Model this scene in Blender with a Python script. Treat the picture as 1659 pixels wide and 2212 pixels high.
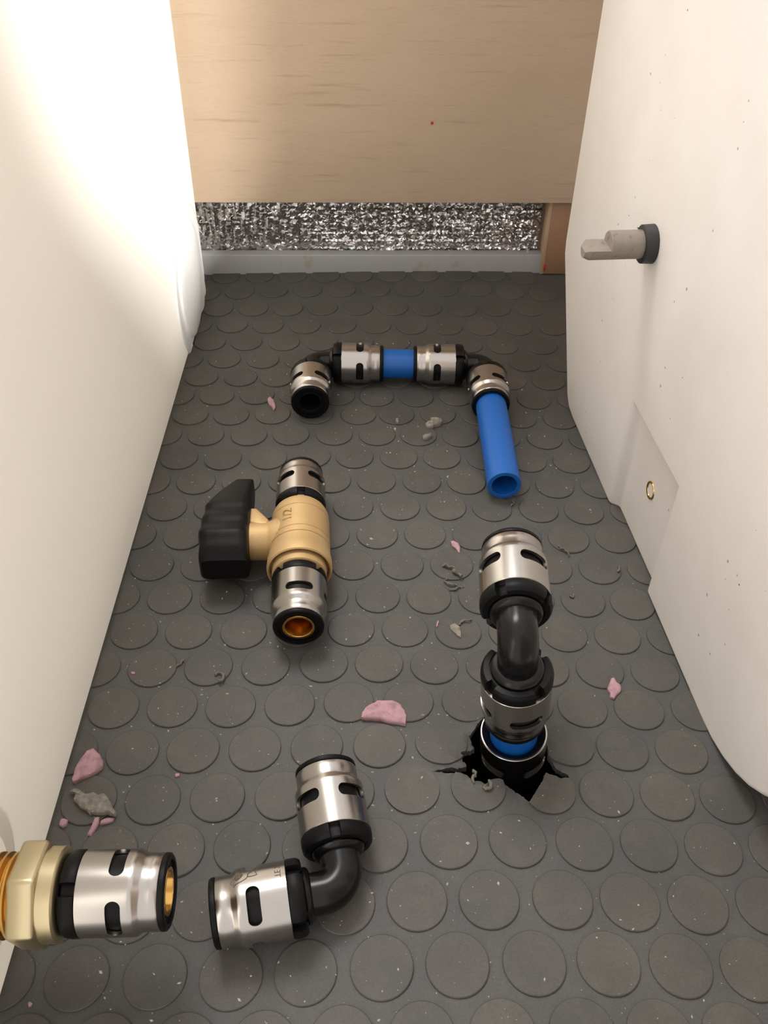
import bpy, bmesh, math, random
from mathutils import Vector, Matrix, noise
random.seed(7)
for o in list(bpy.data.objects): bpy.data.objects.remove(o)
scene = bpy.context.scene
COL = scene.collection
MM = 0.001                      # everything below is written in millimetres
def V(*a): return Vector(a)

# ------------------------------------------------------------------ camera
CAM = V(-3.9, -321.4, 278.4)
FPX, PITCH, ROLL, YAW = 1941.77, 0.7176387, -0.0197678, -0.0231817
cp, sp = math.cos(PITCH), math.sin(PITCH)
yawm = Matrix.Rotation(YAW, 3, 'Z')          # cam space -> world yaw
fw = V(0, cp, -sp); up0 = V(0, sp, cp); rt0 = V(1, 0, 0)
cr, sr = math.cos(ROLL), math.sin(ROLL)
rt = yawm @ (rt0*cr - up0*sr); up = yawm @ (rt0*sr + up0*cr); fw = yawm @ fw
cam_d = bpy.data.cameras.new('camera'); cam = bpy.data.objects.new('camera', cam_d); COL.objects.link(cam)
cam_d.sensor_fit = 'VERTICAL'; cam_d.sensor_height = 24.0; cam_d.lens = FPX/2212*24.0
cam_d.clip_start = 0.01; cam_d.clip_end = 20
cam.matrix_world = Matrix(((rt.x, up.x, -fw.x, CAM.x*MM), (rt.y, up.y, -fw.y, CAM.y*MM), (rt.z, up.z, -fw.z, CAM.z*MM), (0, 0, 0, 1)))
scene.camera = cam

# ------------------------------------------------------------------ light
world = bpy.data.worlds.new('room_light'); scene.world = world; world.use_nodes = True
bg = world.node_tree.nodes['Background']
bg.inputs[0].default_value = (1.0, 0.955, 0.92, 1); bg.inputs[1].default_value = 1.3
sun_d = bpy.data.lights.new('sun', 'SUN'); sun_d.energy = 15.0; sun_d.angle = math.radians(6.0); sun_d.color = (1.0, 0.97, 0.90)
sun = bpy.data.objects.new('sun', sun_d); COL.objects.link(sun)
SUN_DIR = V(-1.0, 0.95, -0.95).normalized()
sun.rotation_euler = (-SUN_DIR).to_track_quat('Z', 'Y').to_euler(); sun.location = (0.6, -0.6, 1.2)
# roof window of the van, above and behind the wooden panel to the left
win_d = bpy.data.lights.new('roof_window', 'AREA'); win_d.shape = 'RECTANGLE'; win_d.size = 0.45; win_d.size_y = 0.35
win_d.energy = 9.0; win_d.color = (1.0, 0.96, 0.92)
win = bpy.data.objects.new('roof_window', win_d); COL.objects.link(win)
win.location = (-0.22, 0.42, 1.25)
win.rotation_euler = (V(-0.22, 0.42, 1.25)-V(0, -0.05, 0)).to_track_quat('Z', 'Y').to_euler()
scene.view_settings.view_transform = 'Standard'; scene.view_settings.look = 'None'
scene.view_settings.exposure = 0.0; scene.view_settings.gamma = 1.0
scene.view_settings.use_curve_mapping = False

# ------------------------------------------------------------------ materials
def mat(name, base=(0.5,0.5,0.5), rough=0.5, metal=0.0, **kw):
    m = bpy.data.materials.new(name); m.use_nodes = True
    b = m.node_tree.nodes['Principled BSDF']
    b.inputs['Base Color'].default_value = (*base, 1); b.inputs['Roughness'].default_value = rough
    b.inputs['Metallic'].default_value = metal
    for k, v in kw.items(): b.inputs[k.replace('_', ' ')].default_value = v
    return m
def nodes(m): return m.node_tree.nodes, m.node_tree.links, m.node_tree.nodes['Principled BSDF']
def coords(m, scale=(1,1,1), kind='Object'):
    n, l, b = nodes(m)
    t = n.new('ShaderNodeTexCoord'); mp = n.new('ShaderNodeMapping'); mp.inputs['Scale'].default_value = scale
    l.new(t.outputs[kind], mp.inputs['Vector']); return mp.outputs['Vector']
def geo_coords(m, scale=(1,1,1)):
    n, l, b = nodes(m)
    t = n.new('ShaderNodeNewGeometry'); mp = n.new('ShaderNodeMapping'); mp.inputs['Scale'].default_value = scale
    l.new(t.outputs['Position'], mp.inputs['Vector']); return mp.outputs['Vector']
def noise_tex(m, vec, scale, detail=3, rough=0.55):
    n, l, b = nodes(m); t = n.new('ShaderNodeTexNoise')
    t.inputs['Scale'].default_value = scale; t.inputs['Detail'].default_value = detail; t.inputs['Roughness'].default_value = rough
    l.new(vec, t.inputs['Vector']); return t.outputs['Fac']
def ramp(m, fac, stops):
    n, l, b = nodes(m); r = n.new('ShaderNodeValToRGB'); e = r.color_ramp.elements
    while len(e) < len(stops): e.new(0.5)
    for x, (p, c) in zip(e, stops): x.position = p; x.color = (*c, 1) if len(c) == 3 else c
    l.new(fac, r.inputs['Fac']); return r.outputs['Color']
def mix(m, fac, a, b_, mode='MIX'):
    n, l, b = nodes(m); x = n.new('ShaderNodeMix'); x.data_type = 'RGBA'; x.blend_type = mode
    for s, v in ((0, fac), (6, a), (7, b_)):
        if hasattr(v, 'links'): l.new(v, x.inputs[s])
        elif s == 0: x.inputs[0].default_value = v
        else: x.inputs[s].default_value = (*v, 1)
    return x.outputs[2]
def bump(m, h, strength=0.3, dist=0.0004):
    n, l, b = nodes(m); x = n.new('ShaderNodeBump'); x.inputs['Strength'].default_value = strength; x.inputs['Distance'].default_value = dist
    l.new(h, x.inputs['Height']); l.new(x.outputs['Normal'], b.inputs['Normal'])
def to_base(m, c): n, l, b = nodes(m); l.new(c, b.inputs['Base Color'])
def to_rough(m, c): n, l, b = nodes(m); l.new(c, b.inputs['Roughness'])
def obj_random(m):
    n, l, b = nodes(m); return n.new('ShaderNodeObjectInfo').outputs['Random']

STEEL = mat('stainless_steel', (0.43, 0.405, 0.38), 0.25, 1.0)
BLACK = mat('black_plastic', (0.005, 0.005, 0.0055), 0.25, Specular_IOR_Level=0.32)
BLACKM = mat('black_plastic_matt', (0.0045, 0.0045, 0.005), 0.42, Specular_IOR_Level=0.16)
v = coords(BLACKM); bump(BLACKM, noise_tex(BLACKM, v, 1800, 2), 0.25, 0.0002)
BLUE = mat('blue_pipe_plastic', (0.003, 0.105, 0.43), 0.45)
v = coords(BLUE); bump(BLUE, noise_tex(BLUE, v, 1500, 2), 0.08, 0.0002)
BRASSM = mat('raw_cast_brass', (0.72, 0.49, 0.215), 0.55, 0.45)
v = coords(BRASSM); to_base(BRASSM, ramp(BRASSM, noise_tex(BRASSM, v, 60, 3), [(0.3, (0.52, 0.345, 0.155)), (0.7, (0.60, 0.42, 0.21))]))
bump(BRASSM, noise_tex(BRASSM, v, 2600, 2), 0.35, 0.0002)
BRASSP = mat('polished_brass', (0.66, 0.39, 0.11), 0.22, 1.0)
BRASSN = mat('machined_brass', (0.56, 0.48, 0.31), 0.36, 1.0)
GAUGE = mat('grey_probe_plastic', (0.25, 0.21, 0.18), 0.6)
v = coords(GAUGE); to_base(GAUGE, ramp(GAUGE, noise_tex(GAUGE, v, 260, 4), [(0.30, (0.11, 0.09, 0.08)), (0.40, (0.235, 0.20, 0.17)), (0.7, (0.27, 0.235, 0.20))]))
RUBBER = mat('black_rubber', (0.022, 0.022, 0.025), 0.5)
WHITEMARK = mat('white_scratch', (0.75, 0.72, 0.70), 0.6)
PRINT = mat('brown_etching', (0.10, 0.065, 0.04), 0.5)

# translucent polyethylene of the left tank
PE = mat('milky_polyethylene', (0.90, 0.87, 0.80), 0.34)
v = geo_coords(PE); to_base(PE, ramp(PE, noise_tex(PE, v, 7, 2), [(0.3, (0.89, 0.865, 0.81)), (0.7, (0.92, 0.90, 0.855))]))
DISC = mat('milky_disc', (0.68, 0.68, 0.69), 0.2)
def translucent(m, col, fac):
    n, l, b = nodes(m); t = n.new('ShaderNodeBsdfTranslucent'); t.inputs['Color'].default_value = (*col, 1)
    x = n.new('ShaderNodeMixShader'); x.inputs[0].default_value = fac
    l.new(b.outputs[0], x.inputs[1]); l.new(t.outputs[0], x.inputs[2]); l.new(x.outputs[0], n['Material Output'].inputs['Surface'])
translucent(PE, (0.90, 0.875, 0.825), 0.30); translucent(DISC, (0.66, 0.66, 0.67), 0.30)
# dusty white tank on the right with dark specks
PW = mat('dusty_white_polyethylene', (0.78, 0.73, 0.68), 0.5)
v = geo_coords(PW)
col = ramp(PW, noise_tex(PW, v, 22, 3), [(0.3, (0.76, 0.715, 0.675)), (0.7, (0.82, 0.785, 0.75))])
n_, l_, b_ = nodes(PW)
def specks(m, vec, scale, size, colour, base, rnd=0.45):
    n, l, b = nodes(m)
    vo = n.new('ShaderNodeTexVoronoi'); vo.inputs['Scale'].default_value = scale; l.new(vec, vo.inputs['Vector'])
    sep = n.new('ShaderNodeSeparateColor'); l.new(vo.outputs['Color'], sep.inputs['Color'])
    gt = n.new('ShaderNodeMath'); gt.operation = 'MULTIPLY_ADD'; gt.inputs[1].default_value = -size/rnd; gt.inputs[2].default_value = size
    l.new(sep.outputs[0], gt.inputs[0])          # speck radius falls off with the cell's random
    lt = n.new('ShaderNodeMath'); lt.operation = 'LESS_THAN'; l.new(vo.outputs['Distance'], lt.inputs[0]); l.new(gt.outputs[0], lt.inputs[1])
    return mix(m, lt.outputs[0], base, colour)
col = specks(PW, v, 150, 0.10, (0.38, 0.33, 0.29), col)
col = specks(PW, v, 75, 0.055, (0.13, 0.09, 0.075), col, 0.35)
to_base(PW, col); bump(PW, noise_tex(PW, v, 420, 3), 0.12, 0.0004)

# grey studded rubber
def rubber(name, a, b2, dust, k):
    m = mat(name, a, 0.62)
    v = geo_coords(m)
    base = ramp(m, noise_tex(m, v, 26, 4), [(0.35, a), (0.65, b2)])
    fine = ramp(m, noise_tex(m, v, 1500, 2), [(0.35, (0.90,)*3), (0.65, (1.08,)*3)])
    base = mix(m, 1.0, base, fine, 'MULTIPLY')
    d = ramp(m, noise_tex(m, v, 85, 5, 0.7), [(0.50, (0, 0, 0)), (0.80, (k,)*3)])
    base = mix(m, d, base, dust)
    to_base(m, base); bump(m, noise_tex(m, v, 1100, 3), 0.12, 0.0003)
    return m
MAT = rubber('grey_rubber_mat', (0.060, 0.0615, 0.0612), (0.073, 0.074, 0.0725), (0.125, 0.117, 0.106), 0.25)
STUD = rubber('grey_rubber_stud', (0.061, 0.0595, 0.0555), (0.078, 0.0735, 0.067), (0.135, 0.123, 0.106), 0.35)
n_, l_, b_ = nodes(STUD)
src = b_.inputs['Base Color'].links[0].from_socket
var = ramp(STUD, obj_random(STUD), [(0.0, (0.90, 0.91, 0.92)), (1.0, (1.10, 1.07, 1.03))])
to_base(STUD, mix(STUD, 1.0, src, var, 'MULTIPLY'))
DARK = mat('hole_shade_black', (0.012, 0.010, 0.009), 0.8)  # near-black stands in for the shade deep in the hole and bores

# pale plywood with short brown pores
def wood(name, a, b2, c, sc):
    m = mat(name, a, 0.5)
    v = coords(m, sc)
    n, l, b = nodes(m)
    base = ramp(m, noise_tex(m, v, 6, 4, 0.6), [(0.3, a), (0.7, b2)])
    v2 = coords(m, (sc[0]*0.8, sc[1], sc[2]*3.6))
    st = noise_tex(m, v2, 15, 5, 0.7)
    base = mix(m, ramp(m, st, [(0.58, (0, 0, 0)), (0.74, (0.5,)*3)]), base, c)
    v3 = coords(m, (sc[0]*2.0, sc[1], sc[2]*6))
    base = mix(m, ramp(m, noise_tex(m, v3, 60, 2), [(0.5, (0, 0, 0)), (0.8, (0.22,)*3)]), base, c)
    to_base(m, base); bump(m, st, 0.05, 0.0003)
    return m
PLY = wood('pale_plywood', (0.455, 0.345, 0.25), (0.50, 0.385, 0.285), (0.30, 0.20, 0.13), (1.6, 1.6, 6.0))
POST = wood('brown_batten', (0.29, 0.165, 0.095), (0.34, 0.20, 0.118), (0.20, 0.105, 0.058), (9, 9, 2.0))
POSTE = mat('pale_batten_edge', (0.42, 0.29, 0.185), 0.6)
RED = mat('red_crayon', (0.45, 0.02, 0.02), 0.6)
SKIRT = mat('grey_white_plastic', (0.33, 0.335, 0.345), 0.45)
v = coords(SKIRT); to_base(SKIRT, mix(SKIRT, ramp(SKIRT, noise_tex(SKIRT, v, 60, 3), [(0.62, (0, 0, 0)), (0.72, (0.6,)*3)]), (0.33, 0.335, 0.345), (0.28, 0.235, 0.14)))
FOIL = mat('silver_foil', (0.56, 0.555, 0.56), 0.16, 1.0)
BLOCKB = mat('blocker_board', (0.46, 0.36, 0.28), 0.6)  # only for the added light-blocking boards
PINK = mat('pink_plaster', (0.60, 0.34, 0.37), 0.85)
v = coords(PINK); to_base(PINK, ramp(PINK, noise_tex(PINK, v, 320, 4), [(0.28, (0.30, 0.165, 0.195)), (0.5, (0.43, 0.255, 0.29)), (0.75, (0.50, 0.31, 0.345))])); bump(PINK, noise_tex(PINK, v, 700, 3), 0.5, 0.0004)
FELT = mat('grey_beige_crumb', (0.25, 0.23, 0.20), 0.9)
v = coords(FELT); to_base(FELT, ramp(FELT, noise_tex(FELT, v, 500, 4), [(0.3, (0.15, 0.137, 0.118)), (0.7, (0.30, 0.275, 0.235))])); bump(FELT, noise_tex(FELT, v, 900, 3), 0.8, 0.0006)
SHAVE = mat('grey_rubber_shaving', (0.15, 0.135, 0.115), 0.8)
SPECK = mat('pale_dust', (0.45, 0.43, 0.39), 0.9)

# ------------------------------------------------------------------ helpers
def empty(name, loc, label, cat, group=None):
    o = bpy.data.objects.new(name, None); COL.objects.link(o); o.empty_display_size = 0.01
    o.location = Vector(loc)*MM
    o['label'] = label; o['category'] = cat
    if group: o['group'] = group
    return o
def tag(o, label=None, cat=None, kind=None, group=None):
    if label: o['label'] = label
    if cat: o['category'] = cat
    if kind: o['kind'] = kind
    if group: o['group'] = group
    return o
def mk_mesh(name, verts, faces, smooth=True, sharp=35):
    me = bpy.data.meshes.new(name)
    me.from_pydata([tuple(Vector(q)*MM) for q in verts], [], faces); me.validate(); me.update()
    if smooth:
        me.shade_smooth(); me.set_sharp_from_angle(angle=math.radians(sharp))
    return me
def link(name, me, m, parent=None, M=None):
    """M: world placement in mm (4x4, translation in mm)."""
    o = bpy.data.objects.new(name, me)
    if m and not me.materials: me.materials.append(m)
    COL.objects.link(o)
    if M is None: M = Matrix.Identity(4)
    M = M.copy(); M.translation = M.translation*MM
    if parent:
        o.parent = parent
        r = parent; inv = Matrix.Identity(4)
        chain = []
        while r: chain.append(r.matrix_basis.copy()); r = r.parent
        for c in reversed(chain): inv = inv @ c
        M = inv.inverted() @ M
    o.matrix_basis = M
    return o
def frame(p, d, ref=None, roll=0.0):
    """4x4 with local Z along d and local X towards ref (projected), turned by roll degrees."""
    z = Vector(d).normalized()
    if ref is None: ref = V(0, 0, 1) if abs(z.z) < 0.9 else V(0, 1, 0)
    x = Vector(ref) - z*z.dot(Vector(ref)); x.normalize()
    x = Matrix.Rotation(math.radians(roll), 3, z) @ x
    y = z.cross(x)
    return Matrix(((x.x, y.x, z.x, p[0]), (x.y, y.y, z.y, p[1]), (x.z, y.z, z.z, p[2]), (0, 0, 0, 1)))
def lathe(prof, n=48, closed=False, a0=0.0, a1=360.0, cap=True):
    """revolve [(r,z)] about Z -> verts, faces."""
    full = abs(a1-a0-360) < 1e-6
    cols = n if full else n+1
    vs, fs = [], []
    k = len(prof)
    for i in range(cols):
        a = math.radians(a0+(a1-a0)*i/n); c, s = math.cos(a), math.sin(a)
        vs += [(r*c, r*s, z) for r, z in prof]
    lim = k if closed else k-1
    for i in range(n if not full else n):
        j = (i+1) % cols
        for q in range(lim):
            q2 = (q+1) % k
            fs.append((i*k+q, j*k+q, j*k+q2, i*k+q2))
    if closed and not full and cap:
        fs.append(tuple(range(k-1, -1, -1))); fs.append(tuple((cols-1)*k+q for q in range(k)))
    return vs, fs
def box(x0, x1, y0, y1, z0, z1):
    vs = [(x, y, z) for z in (z0, z1) for y in (y0, y1) for x in (x0, x1)]
    return vs, [(0, 2, 3, 1), (4, 5, 7, 6), (0, 1, 5, 4), (2, 6, 7, 3), (1, 3, 7, 5), (0, 4, 6, 2)]
def evaluated(o):
    dg = bpy.context.evaluated_depsgraph_get(); dg.update()
    me = bpy.data.meshes.new_from_object(o.evaluated_get(dg)); return me
def bevelled(vs, fs, w, seg=3, ang=30):
    bm = bmesh.new()
    bv = [bm.verts.new(Vector(q)*MM) for q in vs]
    for f in fs: bm.faces.new([bv[i] for i in f])
    bmesh.ops.recalc_face_normals(bm, faces=bm.faces)
    bm.normal_update()
    ed = [e for e in bm.edges if len(e.link_faces) == 2 and e.calc_face_angle(0) > math.radians(ang)]
    bmesh.ops.bevel(bm, geom=ed, offset=w*MM, segments=seg, profile=0.5, affect='EDGES', clamp_overlap=True)
    me = bpy.data.meshes.new('m'); bm.to_mesh(me); bm.free()
    me.shade_smooth(); me.set_sharp_from_angle(angle=math.radians(50))
    return me

# ------------------------------------------------------------------ floor mat
PITCHH = 11.0; ROWH = 11.0*math.sqrt(3)
MEAS = []          # surveyed studs: column, row, shift x, shift y, height of the mat
for t in '''-6,1,0.1,3.6,2.8;-4,1,0.2,3.8,3.2;-2,1,-0.1,3.6,3.6;0,1,0.1,4.1,3.9;2,1,0.1,4.7,4.1;4,1,0.7,4.9,4.2;6,1,0.8,6.3,4.2;-7,2,0,0,1.3;-5,2,-0.3,-0.5,1.8;-3,2,-0.5,-0.2,2.2;-1,2,-0.3,-0.4,2.5;1,2,-0.2,-0.6,2.6;3,2,-0.8,-0.6,2.6;5,2,-0.6,-1.3,2.6;7,2,-1.1,0.6,2.4;9,2,-1,1.7,2.2;-8,3,0,0.3,-0;-6,3,0,-0.8,0.3;-4,3,1.1,-1.9,0.7;-2,3,0.6,-2.3,1.1;0,3,-0,-2.8,1.3;2,3,0.1,-3.3,1.2;4,3,-0.1,-3.2,1.1;6,3,-0.3,-2.3,0.7;-9,4,-0,-0.6,-0.8;-7,4,-0.5,-0.4,-0.7;-5,4,0.2,-0.8,-0.5;7,4,-0.8,-2.2,-1.1;9,4,0.8,-1.3,-1.4;-8,5,-0.2,-0.4,-1.1;-6,5,0.3,-0.8,-1.1;8,5,-0.5,-0.4,-2.1;-7,6,0.4,-0.5,-1.2;-5,6,-1.4,-0.9,-1.1;-8,7,0.5,-0.5,-0.8;-6,7,0.6,0.5,-0.7;0,7,0.3,-1.8,-0.5;2,7,0.3,-2,-0.5;8,7,-0.3,-0.7,-2.1;-7,8,-0.5,-0.7,-0.3;-5,8,-0.4,0.4,0;-1,8,1.8,-0.1,0.3;1,8,-0.1,0.3,0.1;3,8,0.3,1.2,0.2;9,8,0.7,-0.3,-1.8;-8,9,-0.4,0.5,-0.1;-6,9,-0,0.4,0.1;-4,9,-0.3,0.5,0.6;-2,9,0.2,0.4,0.8;0,9,0.5,0.3,0.7;4,9,-0.3,-0.3,0.5;8,9,0.2,0.6,-1.3;-7,10,-0.2,-0.7,-0;-5,10,0.8,-0.5,0.4;-3,10,0.6,0.9,0.9;-1,10,0,0.3,1.1;1,10,0.3,0.1,1;3,10,0.1,0.4,0.9;9,10,0,-0.2,-1.3;-8,11,0.2,-0.2,-0.2;0,11,0,0.2,1.1;2,11,0.2,0.4,1;4,11,-0,0.2,0.7;8,11,-0.6,-0.8,-1.1;-1,12,-0.1,0.1,0.8;1,12,0.1,0.2,0.8;3,12,0,0.5,0.7;5,12,-0.4,0.2,0.2;7,12,0.2,0.7,-0.8;9,12,-0.5,-0.2,-1.4;0,13,0.3,0.2,0.3;2,13,0.1,0.3,0.3;4,13,0.1,-0.3,0.2;8,13,0.2,-0.4,-1.4;10,13,-0,0.1,-1.7;1,14,0.1,-0.2,-0.2;-1,14,0.3,-0.3,-0.1;3,14,0,-0,-0.2;9,14,-0,-0.2,-2;0,15,0.3,-0.5,-0.2;2,15,-0.1,-1,-0.5;8,15,0.2,-0.4,-2.3;10,15,-1,-2.1,-2.4;1,16,0.3,-0.2,0.2;-1,16,0.3,-0.1,0.6;3,16,-0,-1.2,-0.4;-5,16,0.7,-0.8,-0.5;-7,16,0.2,-0.5,-1;9,16,-0.3,-1.7,-2.4;0,17,0.6,0.5,1.4;2,17,0.2,-0.6,1;-2,17,1.2,0.8,1.2;-4,17,0.1,-0.1,0.3;-6,17,-0.3,0.1,-0.5;-8,17,-0.1,-0.3,-0.9;8,17,-0.1,-0.5,-1.8;10,17,-0.4,-1.8,-2.2;1,18,0.5,0.4,2.6;-1,18,-0,0.8,2.1;-3,18,-0.2,0,1;-5,18,-0.3,-0.2,-0;-7,18,-0.2,0.3,-0.6;7,18,0.3,-0.6,-0.1;9,18,-0.1,-1,-1.2;0,19,0.5,-0.4,3.3;2,19,0.7,0.8,4.3;-4,19,-0.3,0.2,0.5;-6,19,-0.6,-0.1,-0.4;-8,19,-0.2,-0.6,-1;6,19,3.1,1.3,2.4;8,19,0.4,-0.1,0.5;10,19,-0,-0.7,-0.9;1,20,0.5,0.6,4.4;3,20,1.3,1.4,5.1;5,20,4,0.8,4.3;7,20,1.8,0.4,2.3;9,20,1.2,-0.3,0.4;11,20,-0.2,-1.1,-0.9;-3,20,0,0,1.1;-5,20,-0.3,-0.1,0;-7,20,-0.4,-0.7,-0.8;0,21,0,-0.5,3.5;2,21,0.9,0.3,4.6;4,21,1.4,0.7,4.7;6,21,1.4,-0,3.6;8,21,1.1,0.4,1.7;10,21,0.5,-0.7,0.1;-4,21,-0.9,0.7,0.3;1,22,0.8,-0,3.5;3,22,1.2,0.2,4.3;5,22,2.5,0.3,4;7,22,1.5,0,2.7;9,22,1,-0.5,1;0,23,0.7,-0.3,1.8;2,23,1,-0.1,3.5;4,23,1.8,0.2,4;6,23,2,0.3,3.3;8,23,1.7,-0,1.7;10,23,1,-0.8,0.2;-2,23,0.2,-0.9,-0.5;-4,23,0.1,-1.6,-1.8;-6,23,-0.4,-1,-2.2;-8,23,-1.6,-1.2,-2.4'''.split(';'):
    u, vv, dx, dy, z = t.split(','); MEAS.append((int(u)*PITCHH, -(int(vv)-12)*ROWH, float(dx), float(dy), float(z)))
def field(X, Y, sig=20.0):
    sw = sx = sy = sz = 0.0
    for a, b, dx, dy, z in MEAS:
        w = math.exp(-((a-X)**2+(b-Y)**2)/(2*sig*sig))+1e-7
        sw += w; sx += w*dx; sy += w*dy; sz += w*z
    return sx/sw, sy/sw, sz/sw
ZCACHE = {}
def zc(i, j):
    k = (i, j)
    if k not in ZCACHE: ZCACHE[k] = field(i*8.0, j*8.0, 22.0)[2]
    return ZCACHE[k]
def zf(X, Y):
    i, j = math.floor(X/8.0), math.floor(Y/8.0); a, b = X/8.0-i, Y/8.0-j
    a = a*a*(3-2*a); b = b*b*(3-2*b)
    return (zc(i, j)*(1-a)+zc(i+1, j)*a)*(1-b)+(zc(i, j+1)*(1-a)+zc(i+1, j+1)*a)*b
HOLE = [(18.0,-145.2),(23.1,-144.0),(25.1,-143.3),(28.0,-144.0),(30.1,-143.1),(31.4,-142.0),(30.0,-140.4),(29.4,-136.8),(32.2,-136.1),(34.6,-134.7),(33.0,-129.9),(35.0,-127.2),(38.0,-122.7),(45.0,-119.6),(53.8,-119.2),(59.4,-122.5),(61.2,-131.3),(61.0,-137.4),(61.9,-139.7),(62.7,-143.0),(64.5,-144.4),(66.4,-145.1),(67.2,-146.9),(64.0,-147.0),(60.6,-145.9),(58.4,-145.4),(57.2,-148.3),(54.7,-151.9),(51.4,-156.8),(48.7,-154.4),(46.3,-151.6),(43.6,-149.2),(42.2,-147.5),(39.2,-148.2),(36.8,-150.6),(35.0,-149.1),(32.4,-149.3),(31.0,-147.0),(28.7,-146.1),(23.9,-145.5)]
def in_poly(x, y, P=HOLE):
    c = False; n = len(P)
    for i in range(n):
        x0, y0 = P[i]; x1, y1 = P[i-1]
        if (y0 > y) != (y1 > y) and x < (x1-x0)*(y-y0)/(y1-y0)+x0: c = not c
    return c
def near_poly(x, y, P=HOLE):
    best = (1e9, x, y)
    for i in range(len(P)):
        x0, y0 = P[i]; x1, y1 = P[i-1]
        t = max(0, min(1, ((x-x0)*(x1-x0)+(y-y0)*(y1-y0))/((x1-x0)**2+(y1-y0)**2+1e-12)))
        qx, qy = x0+t*(x1-x0), y0+t*(y1-y0); d = math.hypot(x-qx, y-qy)
        if d < best[0]: best = (d, qx, qy)
    return best
def axis(lo, hi, step, flo, fhi, fine):
    out = []; x = lo
    while x < hi+1e-6:
        out.append(x); x += fine if flo <= x < fhi else step
    return out
xs = axis(-135, 175, 4.0, 13, 73, 0.75); ys = axis(-330, 242, 4.0, -162, -113, 0.75)
def lip(x, y):
    """torn lip: the mat lifts or sags a little close to the tear."""
    if not (8 < x < 78 and -168 < y < -108): return 0.0
    d = near_poly(x, y)[0]
    if d > 7: return 0.0
    k = (1-d/7)**2
    return k*(1.5*noise.noise(V(x*0.11, y*0.11, 3.3))+0.5*noise.noise(V(x*0.6, y*0.6, 1.3)))
vs = []; idx = {}
for j, y in enumerate(ys):
    for i, x in enumerate(xs):
        idx[i, j] = len(vs); vs.append([x, y, zf(x, y)+lip(x, y)])
keep = []; used_edge = {}
for j in range(len(ys)-1):
    for i in range(len(xs)-1):
        cx, cy = (xs[i]+xs[i+1])/2, (ys[j]+ys[j+1])/2
        if 15 < cx < 70 and -160 < cy < -116 and in_poly(cx, cy): continue
        q = (idx[i, j], idx[i+1, j], idx[i+1, j+1], idx[i, j+1]); keep.append(q)
        for a, b in zip(q, q[1:]+q[:1]): used_edge[(a, b)] = used_edge.get((a, b), 0)+1
rim = [(a, b) for (a, b) in used_edge if (b, a) not in used_edge and 12 < vs[a][0] < 74 and -165 < vs[a][1] < -112]
for k in {k for e in rim for k in e}:
    d, qx, qy = near_poly(vs[k][0], vs[k][1])
    jx = 0.45*noise.noise(V(qx*1.7, qy*1.7, 0)); jy = 0.45*noise.noise(V(qx*1.7, qy*1.7, 9))
    vs[k][0] = qx+jx; vs[k][1] = qy+jy; vs[k][2] = zf(qx, qy)+lip(qx, qy)
low = {}
for e in rim:
    for k in e:
        if k not in low: low[k] = len(vs); vs.append([vs[k][0]+0.3*noise.noise(V(*vs[k])), vs[k][1]+0.3*noise.noise(V(vs[k][1], vs[k][0], 2)), vs[k][2]-2.6])
for a, b in rim: keep.append((b, a, low[a], low[b]))
floor = link('floor', mk_mesh('floor', vs, keep), MAT); tag(floor, 'grey round-stud rubber floor mat with a torn hole at right', kind='structure')

# stud pieces
NS = 36
sv = [(9.15*math.cos(2*math.pi*i/NS), 9.15*math.sin(2*math.pi*i/NS), 0.75) for i in range(NS)]
sv += [(9.42*math.cos(2*math.pi*i/NS), 9.42*math.sin(2*math.pi*i/NS), 0.55) for i in range(NS)]
sv += [(9.62*math.cos(2*math.pi*i/NS), 9.62*math.sin(2*math.pi*i/NS), -0.8) for i in range(NS)]
sf = [tuple(range(NS))]
for r in range(2):
    sf += [(r*NS+i, (r+1)*NS+i, (r+1)*NS+(i+1) % NS, r*NS+(i+1) % NS) for i in range(NS)]
stud_me = mk_mesh('stud', sv, sf, True, 22)
STUDS = []
for row in range(0, 26):
    for col_ in range(-12, 15):
        if (col_+row) % 2 == 0: continue
        X, Y = col_*PITCHH, -(row-12)*ROWH
        dx, dy, _ = field(X, Y, 9.0); X += dx; Y += dy
        if X < -122 or X > 158 or Y > 236 or Y < -262: continue
        if X > 122+(-121-Y)*0.0 and Y > -140: continue
        if X > 112 and Y > 30: continue
        if Y < -190 and X > 146: continue
        STUDS.append((X, Y))
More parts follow.
